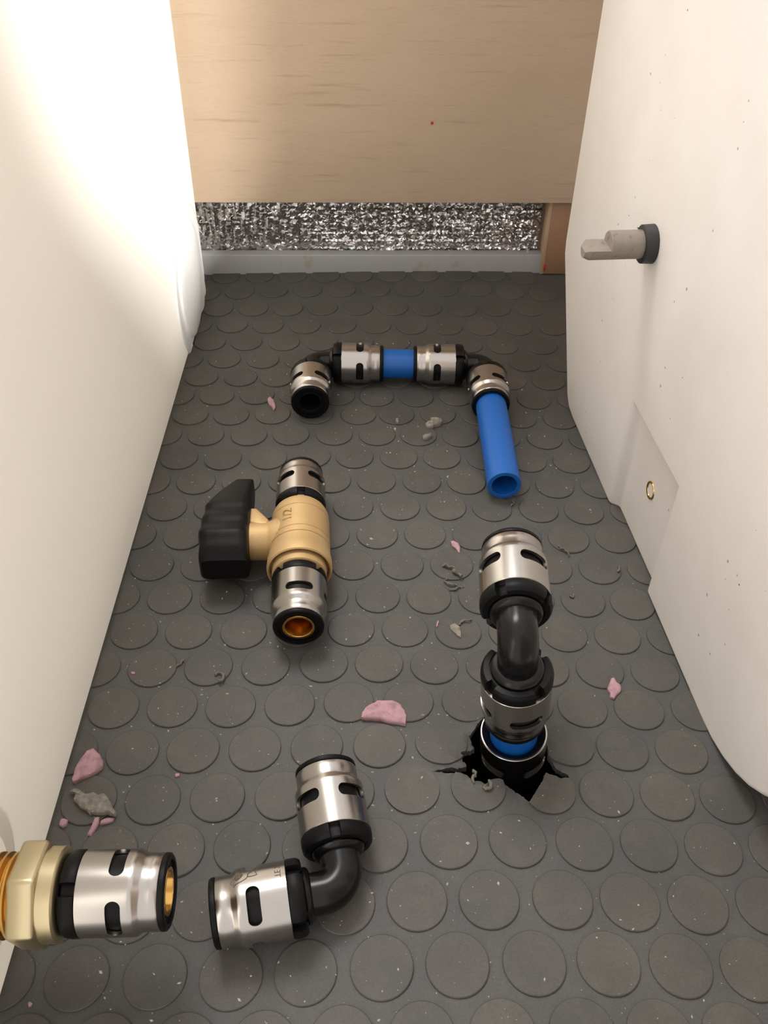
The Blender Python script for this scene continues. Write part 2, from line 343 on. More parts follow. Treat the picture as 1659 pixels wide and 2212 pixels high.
def cut_stud(X, Y):
    """a stud that the tear runs through: only the piece outside the hole is left."""
    n1, rings = 60, 12
    vs = [(X, Y)]; fs = []
    for r in range(1, rings+1):
        rr = 9.3*r/rings
        for i in range(n1): vs.append((X+rr*math.cos(2*math.pi*i/n1), Y+rr*math.sin(2*math.pi*i/n1)))
    for i in range(n1): fs.append((0, 1+i, 1+(i+1) % n1))
    for r in range(rings-1):
        for i in range(n1):
            a = 1+r*n1+i; b = 1+r*n1+(i+1) % n1; fs.append((a, a+n1, b+n1, b))
    def outside(f): return not in_poly(sum(vs[k][0] for k in f)/len(f), sum(vs[k][1] for k in f)/len(f))
    fs = [f for f in fs if outside(f)]
    ec = {}
    for f in fs:
        for a, b in zip(f, f[1:]+f[:1]): ec[(a, b)] = 1
    edge = [(a, b) for (a, b) in ec if (b, a) not in ec]
    P = {}
    for f in fs:
        for k in f: P[k] = [vs[k][0], vs[k][1]]
    for a, b in edge:
        for k in (a, b):
            d, qx, qy = near_poly(*vs[k])
            if d < 1.3 and math.hypot(vs[k][0]-X, vs[k][1]-Y) < 9.2: P[k] = [qx+0.25*noise.noise(V(qx*2, qy*2, 0)), qy+0.25*noise.noise(V(qx*2, qy*2, 5))]
    ids = {k: i for i, k in enumerate(P)}
    out = [(P[k][0]-X, P[k][1]-Y, zf(*P[k])+lip(*P[k])+0.75-zf(X, Y)) for k in P]
    n0 = len(out); nf = [tuple(ids[k] for k in f) for f in fs]; lowi = {}
    for a, b in edge:
        for k in (a, b):
            if k not in lowi: lowi[k] = len(out); x, y, z = out[ids[k]]; out.append((x*1.02, y*1.02, z-1.2))
    nf += [(ids[b], ids[a], lowi[a], lowi[b]) for a, b in edge]
    return mk_mesh('torn_stud', out, nf, True, 40)
for X, Y in STUDS:
    near = min(near_poly(X, Y)[0], 0 if in_poly(X, Y) else 99) < 9.4 or in_poly(X, Y)
    z = zf(X, Y)
    if near:
        me = cut_stud(X, Y)
        if len(me.polygons) > 20: link('stud', me, STUD, floor, Matrix.Translation(V(X, Y, z)))
        continue
    gx = (zf(X+5, Y)-zf(X-5, Y))/10; gy = (zf(X, Y+5)-zf(X, Y-5))/10
    nrm = V(-gx, -gy, 1).normalized()
    link('stud', stud_me, STUD, floor, frame((X, Y, z), nrm, V(1, 0, 0)))
def surf(X, Y):
    z = zf(X, Y)
    return z+0.75 if any((X-a)**2+(Y-b)**2 < 9.3**2 for a, b in STUDS) else z
# dark void under the hole
vs, fs = box(-20, 110, -215, -60, -75, -6)
fs = [tuple(reversed(f)) for k, f in enumerate(fs) if k != 1]
link('void', mk_mesh('void', vs, fs, False), DARK, floor)

# ------------------------------------------------------------------ back wall
WM = Matrix.Translation(V(0, 236, 0)) @ Matrix.Rotation(math.radians(1.3), 4, 'Z')
o = link('wall_back', bevelled(*box(-330, 430, -7, 5, 54.2, 345), 0.5, 2), PLY, None, WM)
tag(o, 'pale plywood panel closing the back of the locker', kind='structure')
vs, fs = lathe([(0.0, 0.25), (0.7, 0.2), (0.95, 0)], 14)
link('red_dot', mk_mesh('red_dot', vs, fs), RED, o, WM @ frame((32.6, -7.0, 102.5), (0, -1, 0)))
o = link('trim_1', bevelled(*box(-330, 430, 1, 9, -8, 16.0), 0.8, 2), SKIRT, None, WM)
tag(o, 'grey-white plastic strip along the foot of the back wall', kind='structure')
o = link('trim_2', bevelled(*box(-330, 430, 12, 18, -8, 345), 0.5, 1), POSTE, None, WM)
tag(o, 'pale backing board behind the foil insulation', kind='structure')
b0 = empty('wooden_batten', WM @ V(119, 0, 4), 'short brown wooden batten under the plywood panel beside the foil', 'batten')
link('batten_body', bevelled(*box(112.2, 140, -1.5, 9, 3.5, 54.2), 0.3, 1), POST, b0, WM)
link('batten_edge', bevelled(*box(110.4, 112.6, -1.7, 9, 3.5, 54.2), 0.2, 1), POSTE, b0, WM)
link('red_mark', bevelled(*box(112.4, 113.4, -2.0, -1.3, 6.0, 10.5), 0.2, 1), RED, b0, WM)
# crinkled foil with a scrim grid pressed into it
nx, nz = 230, 42; x0, x1, z0, z1 = -130.0, 108.5, 14.0, 57.0
rf = random.Random(12)
vs, fs = [], []
for j in range(nz+1):
    for i in range(nx+1):
        x = x0+(x1-x0)*i/nx; z = z0+(z1-z0)*j/nz
        k = min(1.0, max(0.0, (x+55)/40))                     # loose vertical creases on the left, pressed grid on the right
        h = rf.uniform(-0.16, 0.16)+(1-k)*1.5*noise.noise(V(x*0.42, z*0.10, 0.0))+(0.5+0.5*k)*0.9*noise.noise(V(x*0.30, z*0.45, 7.0))
        gx = (x+1.2*noise.noise(V(0, z*0.12, 0))) % 6.4; gz = (z+0.9*noise.noise(V(x*0.06, 0, 3))) % 5.4
        if gx < 1.05 and noise.noise(V(x*0.4, z*0.5, 20)) > -0.25: h += 0.85*k
        if gz < 1.05 and noise.noise(V(x*0.5, z*0.4, 30)) > -0.25: h += 0.85*k
        vs.append((x+rf.uniform(-0.3, 0.3), 9.0-h, z+rf.uniform(-0.3, 0.3)))
w = nx+1
fs = []
for j in range(nz):
    for i in range(nx):
        a, b2, c, d = j*w+i, j*w+i+1, (j+1)*w+i+1, (j+1)*w+i
        fs += [(a, b2, c), (a, c, d)] if rf.random() < 0.5 else [(a, b2, d), (b2, c, d)]
o = link('foil_insulation', mk_mesh('foil_insulation', vs, fs, True, 12), FOIL, None, WM)
tag(o, 'crinkled silver foil insulation strip below the plywood panel', 'insulation')
# added boards out of view that block and shape the light
op = [(60, -5), (950, -5), (950, 588), (323, 588), (323, 730), (235, 730), (235, 588), (60, 588)]  # outline stepped to cut the edge of the sun patch on the left tank
n = len(op)
vs = [(x, -420, z) for x, z in op]+[(x, -436, z) for x, z in op]
fs = [tuple(range(n)), tuple(range(2*n-1, n-1, -1))]+[(i, i+n, (i+1) % n+n, (i+1) % n) for i in range(n)]
o = link('sun_blocker_front', bevelled(vs, fs, 1, 1), BLOCKB); tag(o, 'unseen added board behind the viewer that cuts the sun patch', kind='structure')
o = link('sun_blocker_right', bevelled(*box(424, 440, -285, -15, -5, 860), 1, 1), BLOCKB); tag(o, 'unseen added board beyond the right tank that keeps sun off the back panel', kind='structure')  # added blocker, stops the sun before it reaches the back panel

o = link('top_light_blocker', bevelled(*box(-400, 430, -95, -8, 300, 316), 1, 1), BLOCKB, None, WM); tag(o, 'unseen added board over the back wall that darkens the far floor', kind='structure')  # added blocker, takes top light off the floor near the back wall

# ------------------------------------------------------------------ left tank
LT = empty('water_tank', (-108.5, -20, -1.5), 'smooth milky white plastic water tank on the left, partly lit bright', 'tank')
LX = -108.5
link('tank_body', bevelled(*box(-400, LX, -345, 212, -1.0, 262), 6, 5), PE, LT)
dm = frame((LX, 165.5, 33.5), (1, 0, 0), V(0, 0, 1))
vs, fs = lathe([(0, 1.1), (20, 1.1), (31.0, 1.0), (32.8, 0.7), (33.3, 0.25), (34.5, 0.05), (38.0, 0.10), (41.5, 0.5), (43.0, 0.55), (44.0, 0.35), (44.6, -0.4)], 96)
vs = [(max(x, -32.0), y, z) for x, y, z in vs]            # the moulding stops at the bottom edge of the tank
vs = [(x, min(max(y, -40.0), 60.0), z) for x, y, z in vs]
link('inspection_disc', mk_mesh('inspection_disc', vs, fs), DISC, LT, dm)
vs, fs = lathe([(16, 0.9), (20.5, 0.8), (22.5, 0.4), (23.5, -0.4)], 64)
link('port_boss', mk_mesh('port_boss', vs, fs), PE, LT, frame((LX, -205, 38), (1, 0, 0)))

# ------------------------------------------------------------------ right tank
P0 = V(105.5, 80.6, 0); DS = V(0.0805, -0.99676, 0).normalized(); NO = V(-DS.y*-1, -DS.x, 0).normalized()
if NO.x > 0: NO = -NO
def rt_pt(s, z, o=0.0): return P0+DS*s+NO*o+V(0, 0, z)
RTM = Matrix(((DS.x, 0, NO.x, P0.x), (DS.y, 0, NO.y, P0.y), (DS.z, 1, NO.z, P0.z), (0, 0, 0, 1)))   # local (s, z, out)
RT = empty('water_tank', rt_pt(60, -1.5), 'matt white speckled plastic water tank on the right with a grey probe', 'tank')
outline = [(-56, 240), (-56, 73), (-54.5, 66), (-11, 3.5), (-5, -0.5), (3, -1.5), (200, -1.5)]+[(200+62*math.sin(math.radians(a)), 60.5-62*math.cos(math.radians(a))) for a in range(9, 90, 9)]+[(262, 62), (262, 240)]
n = len(outline)
vs = [(s, z, 0.0) for s, z in outline]+[(s, z, -270.0) for s, z in outline]
fs = [tuple(range(n)), tuple(range(2*n-1, n-1, -1))]+[(i, i+n, (i+1) % n+n, (i+1) % n) for i in range(n)]
body = link('tank_body', mk_mesh('tank_body', vs, fs, False), PW)
cut = [(74, -12, 2), (134, -12, 2), (134, 57.5, 2), (74, 57.5, 2), (78.5, -12, -4.2), (132, -12, -4.2), (132, 56.0, -4.2), (78.5, 56.0, -4.2)]
cf = [(3, 2, 1, 0), (4, 5, 6, 7), (0, 1, 5, 4), (1, 2, 6, 5), (2, 3, 7, 6), (3, 0, 4, 7)]
cutter = link('cutter', mk_mesh('cutter', cut, cf, False), None)
for ob in (body, cutter):
    bm = bmesh.new(); bm.from_mesh(ob.data); bmesh.ops.recalc_face_normals(bm, faces=bm.faces); bm.to_mesh(ob.data); bm.free()
md = body.modifiers.new('pocket', 'BOOLEAN'); md.object = cutter; md.operation = 'DIFFERENCE'; md.solver = 'EXACT'
mb = body.modifiers.new('round', 'BEVEL'); mb.width = 4.0*MM; mb.segments = 4; mb.limit_method = 'ANGLE'; mb.angle_limit = math.radians(25); mb.use_clamp_overlap = True
me = evaluated(body); me.shade_smooth(); me.set_sharp_from_angle(angle=math.radians(45))
bpy.data.objects.remove(body); bpy.data.objects.remove(cutter)
link('tank_body', me, PW, RT, RTM)
# probe: black collar, full rod, longer half rod
PM = frame(rt_pt(59, 123, 0), NO, V(0, 0, 1))
vs, fs = lathe([(5.6, 5.0), (7.0, 5.0), (7.6, 4.6), (7.8, 0), (7.8, -1)], 40)
pc = link('collar', mk_mesh('collar', vs, fs), RUBBER, RT, PM)
vs, fs = [], []
for i in range(9):
    t = i/8; a = math.radians(60+22*t); r = 7.95; w_ = 0.6*math.sin(math.pi*(0.15+0.8*t))
    zz = 5.0-5.0*t
    vs += [(r*math.cos(a-w_*0.12), r*math.sin(a-w_*0.12), zz), (r*math.cos(a+w_*0.12), r*math.sin(a+w_*0.12), zz)]
fs = [(2*i, 2*i+1, 2*i+3, 2*i+2) for i in range(8)]
link('scratch', mk_mesh('scratch', vs, fs), WHITEMARK, pc, PM)
vs, fs = lathe([(5.7, 4), (5.7, 18.0), (5.4, 18.4), (0, 18.4)], 40)
link('rod', mk_mesh('rod', vs, fs), GAUGE, RT, PM)
vs, fs = [], []
prof = [(math.cos(math.radians(90+180*i/16))*5.7, math.sin(math.radians(90+180*i/16))*5.7) for i in range(17)]
for z in (10.0, 26.3): vs += [(x, y, z) for x, y in prof]
vs += [(x*0.6-1.4, y*0.55, 28.4) for x, y in prof]
for r in range(2): fs += [(r*17+i, r*17+(i+1) % 17, (r+1)*17+(i+1) % 17, (r+1)*17+i) for i in range(17)]
fs.append(tuple(range(34, 51)))
link('half_rod', mk_mesh('half_rod', vs, fs), GAUGE, RT, PM)
vs, fs = lathe([(0, -4.5), (2.6, -4.4), (2.9, -3.0), (2.6, -2.2), (3.0, -1.6), (2.7, -0.9), (3.2, 0.2), (4.0, 0.35), (4.3, -0.2)], 32)
link('threaded_insert', mk_mesh('threaded_insert', vs, fs), BRASSP, RT, frame(rt_pt(105, 31.6, -4.1), NO, V(0, 0, 1)))
vs, fs = lathe([(0, 0.0), (2.6, 0.0)], 24)
link('insert_bore', mk_mesh('insert_bore', vs, fs), DARK, RT, frame(rt_pt(105, 31.6, -4.9), NO, V(0, 0, 1)))  # dark disc in place of the shade inside the insert

# ------------------------------------------------------------------ press fittings
R = 11.2; SL = 21.3; ELB = 16.8
def build_sleeve():
    prof = [(R-0.2, 0.0), (R, 0.2), (R, 2.5), (R, 5.0), (R, 6.8), (R, 7.7), (R, 8.6), (R, 9.4), (R, 10.2), (R, 11.0), (R, 11.8), (R, 12.7), (R, 13.6), (R-0.02, 14.6), (R-0.25, 15.2), (R-0.95, 16.3), (R-1.15, 16.9), (R-1.15, 19.0), (R-1.15, 20.8), (R-1.45, SL), (R-1.9, SL), (R-1.95, 15.8), (R-1.1, 13.8), (R-1.1, 0.0)]
    vs, fs = lathe(prof, 96, closed=True)
    o = link('sleeve_src', mk_mesh('s', vs, fs, False), STEEL)
    cv, cf = [], []
    for k in range(4):
        a = math.radians(90*k); base = len(cv); pts = []
        hw, hl = 2.0, 5.9
        for i in range(25):
            t = math.pi*i/24; pts.append((hl-hw+hw*math.sin(t), hw*math.cos(t)))
        for i in range(25):
            t = math.pi*i/24; pts.append((-(hl-hw)-hw*math.sin(t), -hw*math.cos(t)))
        m = len(pts)
        for rr, sc in ((R*0.7, 0.78), (R*1.3, 1.25)):
            for tx, tz in pts:
                cv.append((rr*math.cos(a)-tx*sc*math.sin(a), rr*math.sin(a)+tx*sc*math.cos(a), 10.2+tz))
        cf.append(tuple(base+i for i in range(m))); cf.append(tuple(base+m+i for i in reversed(range(m))))
        cf += [(base+i, base+m+i, base+m+(i+1) % m, base+(i+1) % m) for i in range(m)]
    c = link('sleeve_cut', mk_mesh('c', cv, cf, False), None)
    for ob in (o, c):
        bm = bmesh.new(); bm.from_mesh(ob.data); bmesh.ops.recalc_face_normals(bm, faces=bm.faces); bm.to_mesh(ob.data); bm.free()
    md = o.modifiers.new('slots', 'BOOLEAN'); md.object = c; md.operation = 'DIFFERENCE'; md.solver = 'EXACT'
    me = evaluated(o); me.name = 'press_sleeve'; me.shade_smooth(); me.set_sharp_from_angle(angle=math.radians(32))
    bpy.data.objects.remove(o); bpy.data.objects.remove(c)
    return me
SLEEVE = build_sleeve()
# black core: goes under the sleeve, shows through the slots and as a rim at the open end
cv, cf = lathe([(7.0, -4.2), (8.8, -4.2), (9.2, -3.8), (9.2, -0.4), (R-1.35, 0.1), (R-1.35, 13.4), (R-2.2, 15.6), (R-2.2, SL+0.05), (R-1.2, SL+0.1), (R-1.1, SL+0.5), (R-1.25, SL+1.4), (R-1.8, SL+1.8), (8.25, SL+1.8), (8.15, SL+1.2), (8.15, 2.0)], 64)
CORE = mk_mesh('inner_collar', cv, cf)
# four raised jaws of the black retaining ring with gaps between them
av, af = [], []
for k in range(4):
    b = len(av)
    q, g = lathe([(8.8, -4.7), (10.4, -4.5), (11.1, -3.7), (11.35, -2.6), (11.35, -0.5), (11.1, -0.05), (8.8, -0.05)], 18, closed=True, a0=90*k+9+45, a1=90*k+81+45)
    av += q; af += [tuple(i+b for i in f) for f in g]
RING = mk_mesh('retaining_ring', av, af)
iv, if_ = lathe([(5.3, 1.0), (5.3, SL+1.2), (5.5, SL+1.5), (6.3, SL+1.5), (6.5, SL+1.2), (6.5, 2.0)], 48)
fv, ff = lathe([(6.5, SL+0.6), (6.6, SL+1.0), (8.2, SL+1.0), (8.3, SL+0.6)], 48); FILL = mk_mesh('seal', fv, ff)
INSERT = mk_mesh('insert_tube', iv, if_)
bv, bf = lathe([(0, 0), (5.35, 0)], 32); BORE = mk_mesh('bore', bv, bf)  # dark disc in place of the shade down the bore
def toward_cam(p, d):
    z = Vector(d).normalized(); c = (CAM-Vector(p)); return (c-z*c.dot(z)).normalized()
def press_end(root, p, d, slot=0.0, insert=None, label=None, ringroll=0):
    """p: where the sleeve starts (inner end); d: towards the open end; slot: angle of a window from the side facing the viewer."""
    M = frame(p, d, toward_cam(Vector(p)+Vector(d).normalized()*10, d), slot)
    s = link('press_sleeve', SLEEVE, STEEL, root, M)
    link('inner_collar', CORE, BLACKM, root, M)
    link('retaining_ring', RING, BLACKM, root, M @ Matrix.Rotation(math.radians(ringroll), 4, 'Z'))
    if insert is not None:
        t = bpy.data.meshes.get('insert_'+insert.name) or INSERT.copy(); t.name = 'insert_'+insert.name
        link('insert_tube', t, insert, root, M)
        link('seal', FILL, BLACKM, root, M)
        link('bore', BORE, DARK, root, M @ Matrix.Translation(V(0, 0, 1.5)))
    return s, M
def sweep(path, rad, n=32, caps=True):
    vs, fs = [], []
    tang = []
    for i in range(len(path)):
        a = path[max(0, i-1)]; b = path[min(len(path)-1, i+1)]; tang.append((b-a).normalized())
    ref = None
    for i, p in enumerate(path):
        t = tang[i]
        if ref is None: ref = t.orthogonal().normalized()
        ref = (ref-t*t.dot(ref)).normalized(); bi = t.cross(ref)
        r = rad[i] if isinstance(rad, (list, tuple)) else rad
        for k in range(n):
            a = 2*math.pi*k/n; vs.append(p+(ref*math.cos(a)+bi*math.sin(a))*r)
    for i in range(len(path)-1):
        for k in range(n): fs.append((i*n+k, i*n+(k+1) % n, (i+1)*n+(k+1) % n, (i+1)*n+k))
    if caps: fs.append(tuple(range(n-1, -1, -1))); fs.append(tuple((len(path)-1)*n+k for k in range(n)))
    return vs, fs
def elbow_body(root, c, d1, d2, r=6.3, rb=6.5, ln=12.9, flange=9.0):
    c = Vector(c); d1 = Vector(d1).normalized(); d2 = Vector(d2).normalized()
    path = [c+d1*ln, c+d1*(ln-2.0), c+d1*(rb+1.5)]
    cc = c+(d1+d2)*rb
    for i in range(13):
        a = math.pi/2*i/12
        path.append(cc-d2*rb*math.cos(a)-d1*rb*math.sin(a))
    path += [c+d2*(rb+1.5), c+d2*(ln-2.0), c+d2*ln]
    vs, fs = sweep(path, r, 32)
    e = link('elbow_body', mk_mesh('elbow_body', vs, fs, True, 50), BLACK, root)
    for d in (d1, d2):
        q, g = lathe([(r-0.3, 0.0), (r+0.9, 0.3), (r+1.7, 0.9), (r+2.0, 1.8), (r+1.7, 2.6), (r+0.6, 2.9)], 40)
        link('neck_flange', mk_mesh('neck_flange', q, g), BLACK, root, frame(c+d*(ln-3.0), d))
    return e
def pipe(root, a, b, r=8.0, wall=2.0):
    a = Vector(a); b = Vector(b); L = (b-a).length
    vs, fs = lathe([(r-wall, 0), (r-0.15, 0), (r, 0.15), (r, L-0.15), (r-0.15, L), (r-wall+0.1, L), (r-wall, L-0.1)], 48, closed=True)
    return link('blue_pipe', mk_mesh('blue_pipe', vs, fs), BLUE, root, frame(a, b-a))

# 1. U-shaped run of two elbows and blue pipe at the back
zb = 11.35+0.75-0.9
U = empty('pipe_assembly', (12, 110, -0.5), 'U-shaped run of two black elbows, four steel sleeves and blue pipe near the back wall', 'pipe fitting')
cl = V(-35.8, 111.0, zb); cr_ = V(60.6, 109.6, zb)
ax = (cr_-cl).normalized()
dl = V(0.03, -1, 0.0).normalized(); dr = V(-0.012, -1, 0.0).normalized()
elbow_body(U, cl, ax, dl); elbow_body(U, cr_, -ax, dr)
press_end(U, cl+ax*ELB, ax, 28); press_end(U, cr_-ax*ELB, -ax, -28)
press_end(U, cl+dl*ELB, dl, -38, BLACKM); press_end(U, cr_+dr*ELB, dr, 45)
pipe(U, cl+ax*(ELB+6), cr_-ax*(ELB+6)); pipe(U, cr_+dr*(ELB+6), V(60.4, 6.5, zb-2.2))

# 2. loose elbow at the front
E2 = empty('elbow_fitting', (-22, -185, 0), 'loose black right-angle elbow with two steel sleeves lying at the front', 'pipe fitting')
ce = V(-10.6, -190.6, 12.0); d1 = V(-0.983, -0.182, -0.02).normalized(); d2 = V(-0.20, 0.968, 0.12); d2 = (d2-d1*d1.dot(d2)).normalized()
elbow_body(E2, ce, d1, d2)
s1, M1 = press_end(E2, ce+d1*ELB, d1, 0, BLACKM); press_end(E2, ce+d2*ELB, d2, 45, BLACKM)

# 3. upright elbow standing on the pipe that comes through the hole
UP = empty('riser_elbow_fitting', (48.3, -132, -6), 'upright black elbow with steel sleeves rising from the torn hole in the mat', 'pipe fitting')
pb = V(48.3, -132.0, 8.5); du = V(-0.085, -0.05, 1.0).normalized()
LM = frame(pb, -du, V(0, -1, 0), 50)                      # lower fitting, only its upper rim shows above the mat
link('press_sleeve', SLEEVE, STEEL, UP, LM)
q, g = lathe([(R-1.15, 14.0), (R-1.12, 0.6), (R-0.5, 0.02), (R-0.7, -0.25), (R-1.3, 0.1), (8.9, 0.9), (8.2, 1.6), (8.2, 8.0)], 48)
link('inner_collar', mk_mesh('lower_collar', q, g), BLACKM, UP, LM)
zs = 7.8
p_open = pb+du*zs                                        # lower, open end of the upper sleeve
p_in = p_open+du*(SL+1.9)
ct = p_in+du*ELB
dh = V(0.05, 1.0, 0.17); dh = (dh-du*du.dot(dh)).normalized()
press_end(UP, p_in, -du, -22, ringroll=25); press_end(UP, ct+dh*ELB, dh, 42, BLACKM, ringroll=-20)
elbow_body(UP, ct, -du, dh)
pipe(UP, pb-du*14, p_open+du*6)
UP.scale = (1.06, 1.06, 1.06)

# 4. ball valve
VA = empty('ball_valve', (-34, -38, 0), 'brass ball valve with black lever and two steel press sleeves', 'valve')
zv = 13.6+0.6
vn = V(-30.8, -87.8, zv); vd = (V(-35.4, 8.0, zv+0.2)-vn).normalized(); vl = 96.5
press_end(VA, vn+vd*(SL+1.9), -vd, 0, BRASSP, ringroll=0)
fe = vn+vd*vl
press_end(VA, fe-vd*(SL+1.9), vd, 45, BLACKM)
t0 = SL+1.9+4.6
bl = vl-2*t0
q, g = lathe([(8.0, -3.0), (8.6, -1.0), (9.4, -0.4), (10.6, -0.2), (11.3, 0.3), (11.4, 7.0), (12.3, 7.2), (12.4, 4.2), (12.9, 3.5), (13.5, 3.9), (13.7, 5.0), (13.5, 9.2), (13.0, 11.6), (12.95, 14.6), (12.6, 14.8), (12.6, 15.2), (12.95, 15.4), (12.95, 18.2), (12.6, 18.4), (12.6, 18.8), (12.85, 19.0), (12.75, 32.0), (12.4, 32.2), (12.4, 32.6), (12.65, 32.8), (12.5, 36.0), (11.6, 38.6), (10.6, bl-0.9), (9.8, bl), (8.2, bl+3)], 64)
vb = link('valve_body', mk_mesh('valve_body', q, g, True, 30), BRASSM, VA, frame(vn+vd*t0, vd))
side = V(0, 0, 1).cross(vd).normalized()
if side.x > 0: side = -side
st = vn+vd*(t0+22.5)
q, g = lathe([(10.5, 6.0), (9.4, 11.0), (8.6, 12.6), (8.2, 14.0), (8.2, 21.0), (7.9, 21.4), (0, 21.4)], 40)
link('stem_boss', mk_mesh('stem_boss', q, g), BRASSM, VA, frame(st, side))
fin = [(14.0, 2.0), (21.3, 4.2), (21.3, 13.4), (18.6, 13.2), (13.0, 5.5)]       # (out, along) stop fin
hz = [(1.7, 0), (-1.7, 0)]
vs = [st+side*a+vd*b+V(0, 0, 5.6+(1.9 if k == 0 else -3.0)) for k in range(2) for a, b in fin]
m5 = len(fin)
fs = [tuple(range(m5)), tuple(range(2*m5-1, m5-1, -1))]+[(i, (i+1) % m5, (i+1) % m5+m5, i+m5) for i in range(m5)]
link('stop_fin', bevelled(vs, fs, 0.7, 2), BRASSM, VA)
# lever: lofted along the valve axis, ribbed grip near the stem and a long tapering wing
secs = []
NSEC = 46
for i in range(NSEC+1):
    t = i/NSEC; y = -17.0+t*52.5                     # along valve axis from the stem
    if y < 14:
        hh = 12.2*math.sqrt(max(0.0, 1-(min(0, y+5.0)/12.6)**2)) if y < -5 else 12.2-0.08*(y+5)
        out_ = 21.0; rib = 0.75*(0.5+0.5*math.cos(y/10.2*2*math.pi*1.05))
        hh = max(hh, 6.5)
        ow = out_-0.7*abs(y+3)*0.1-rib*0.6
        hh -= rib
    else:
        k = (y-14)/21.5
        hh = 10.8-4.6*k; ow = 19.0-11.4*(k**1.35)
    if i in (0, NSEC): hh -= 0.8; ow -= 0.8
    secs.append((y, hh, ow))
vs, fs = [], []; NR = 20
base_h = st+side*21.2+V(0, 0, 0.3)
for y, hh, ow in secs:
    for k in range(NR):
        a = 2*math.pi*(k+0.5)/NR; c, s = math.cos(a), math.sin(a)
        e = 0.28
        ux = math.copysign(abs(c)**e, c); uz = math.copysign(abs(s)**e, s)
        vs.append(base_h+vd*y+side*(ow*0.5+ux*ow*0.5)+V(0, 0, uz*hh))
for i in range(NSEC):
    for k in range(NR): fs.append((i*NR+k, i*NR+(k+1) % NR, (i+1)*NR+(k+1) % NR, (i+1)*NR+k))
fs.append(tuple(range(NR))); fs.append(tuple(NSEC*NR+k for k in reversed(range(NR))))
me = mk_mesh('lever_handle', vs, fs, True, 40)
bm = bmesh.new(); bm.from_mesh(me); bmesh.ops.recalc_face_normals(bm, faces=bm.faces); bm.to_mesh(me); bm.free()
link('lever_handle', me, BLACKM, VA)

# 5. brass tank connector
BF = empty('tank_connector', (-84, -204.5, 38), 'brass hexagon threaded connector with steel sleeve sticking out of the left tank', 'pipe fitting')
bz = 38.0; bo = V(-57.3, -204.0, bz); bd = V(1.0, 0.022, 0.0).normalized()
press_end(BF, bo-bd*(SL+1.9), bd, 40, BRASSP)
def bx(t): return bo-bd*t
q, g = lathe([(8.0, 5.0), (11.0, 4.8), (12.0, 4.5), (12.4, 4.0), (12.4, 0.2), (11.8, -0.6)], 56)
link('shoulder', mk_mesh('shoulder', q, g), BRASSN, BF, frame(bx(32.9), bd))
hx = [(14.6*math.cos(math.radians(60*k+14)), 14.6*math.sin(math.radians(60*k+14))) for k in range(6)]
vs = [(x, y, 0.0) for x, y in hx]+[(x, y, 7.4) for x, y in hx]
fs = [tuple(reversed(range(6))), tuple(range(6, 12))]+[(i, (i+1) % 6, (i+1) % 6+6, i+6) for i in range(6)]
link('hexagon_nut', bevelled(vs, fs, 1.1, 3), BRASSN, BF, frame(bx(40.2), bd))
pr = [(9.8, 0.0)]
k = 0.0
while k < 10.5: pr += [(10.0, k), (11.2, k+0.7), (11.2, k+1.3), (10.0, k+2.0)]; k += 2.3
pr += [(10.4, 11.6), (8.0, 11.8)]
q, g = lathe(pr, 56)
link('thread', mk_mesh('thread', q, g, True, 30), BRASSP, BF, frame(bx(51.9), bd))

# ------------------------------------------------------------------ marks etched on the fittings
def text_mesh(s, size):
    c = bpy.data.curves.new('t', 'FONT'); c.body = s; c.size = size; c.align_x = 'CENTER'; c.align_y = 'CENTER'; c.extrude = 0.0
    c.resolution_u = 4
    o = bpy.data.objects.new('t', c); COL.objects.link(o); me = evaluated(o)
    pts = [q.co.copy() for q in me.vertices]; fs = [tuple(p.vertices) for p in me.polygons]
    bpy.data.objects.remove(o); bpy.data.meshes.remove(me)
    return pts, fs
def on_cyl(pts, rad, t0, phi0, swap=False):
    out = []
    for p in pts:
        along, around = (p[0], p[1]) if not swap else (p[1], p[0])
        a = phi0+around/rad; out.append((rad*math.cos(a), rad*math.sin(a), t0+along))
    return out
def stroke(poly, w):
    vs, fs = [], []
    for i, (x, y) in enumerate(poly):
        a = Vector(poly[max(0, i-1)]); b = Vector(poly[min(len(poly)-1, i+1)]); t = (b-a).normalized(); n_ = V(-t.y, t.x)
        vs += [(x+n_.x*w, y+n_.y*w), (x-n_.x*w, y-n_.y*w)]
    fs = [(2*i, 2*i+1, 2*i+3, 2*i+2) for i in range(len(poly)-1)]
    return vs, fs
# "1/2" on the valve body
q, g = text_mesh('1/2', 6.0)
fm = frame(vn+vd*t0, vd, V(0, 0, 1))
sgn = 1 if (fm.to_3x3() @ V(0, 1, 0)).x > 0 else -1
vs = on_cyl([(p.x, -sgn*p.y) for p in q], 13.0, 25.8, -sgn*math.radians(-22)*-1)
link('size_marking', mk_mesh('size_marking', vs, g, False), mat('dark_brass_stamp', (0.33, 0.21, 0.08), 0.6, 0.6), VA, fm)
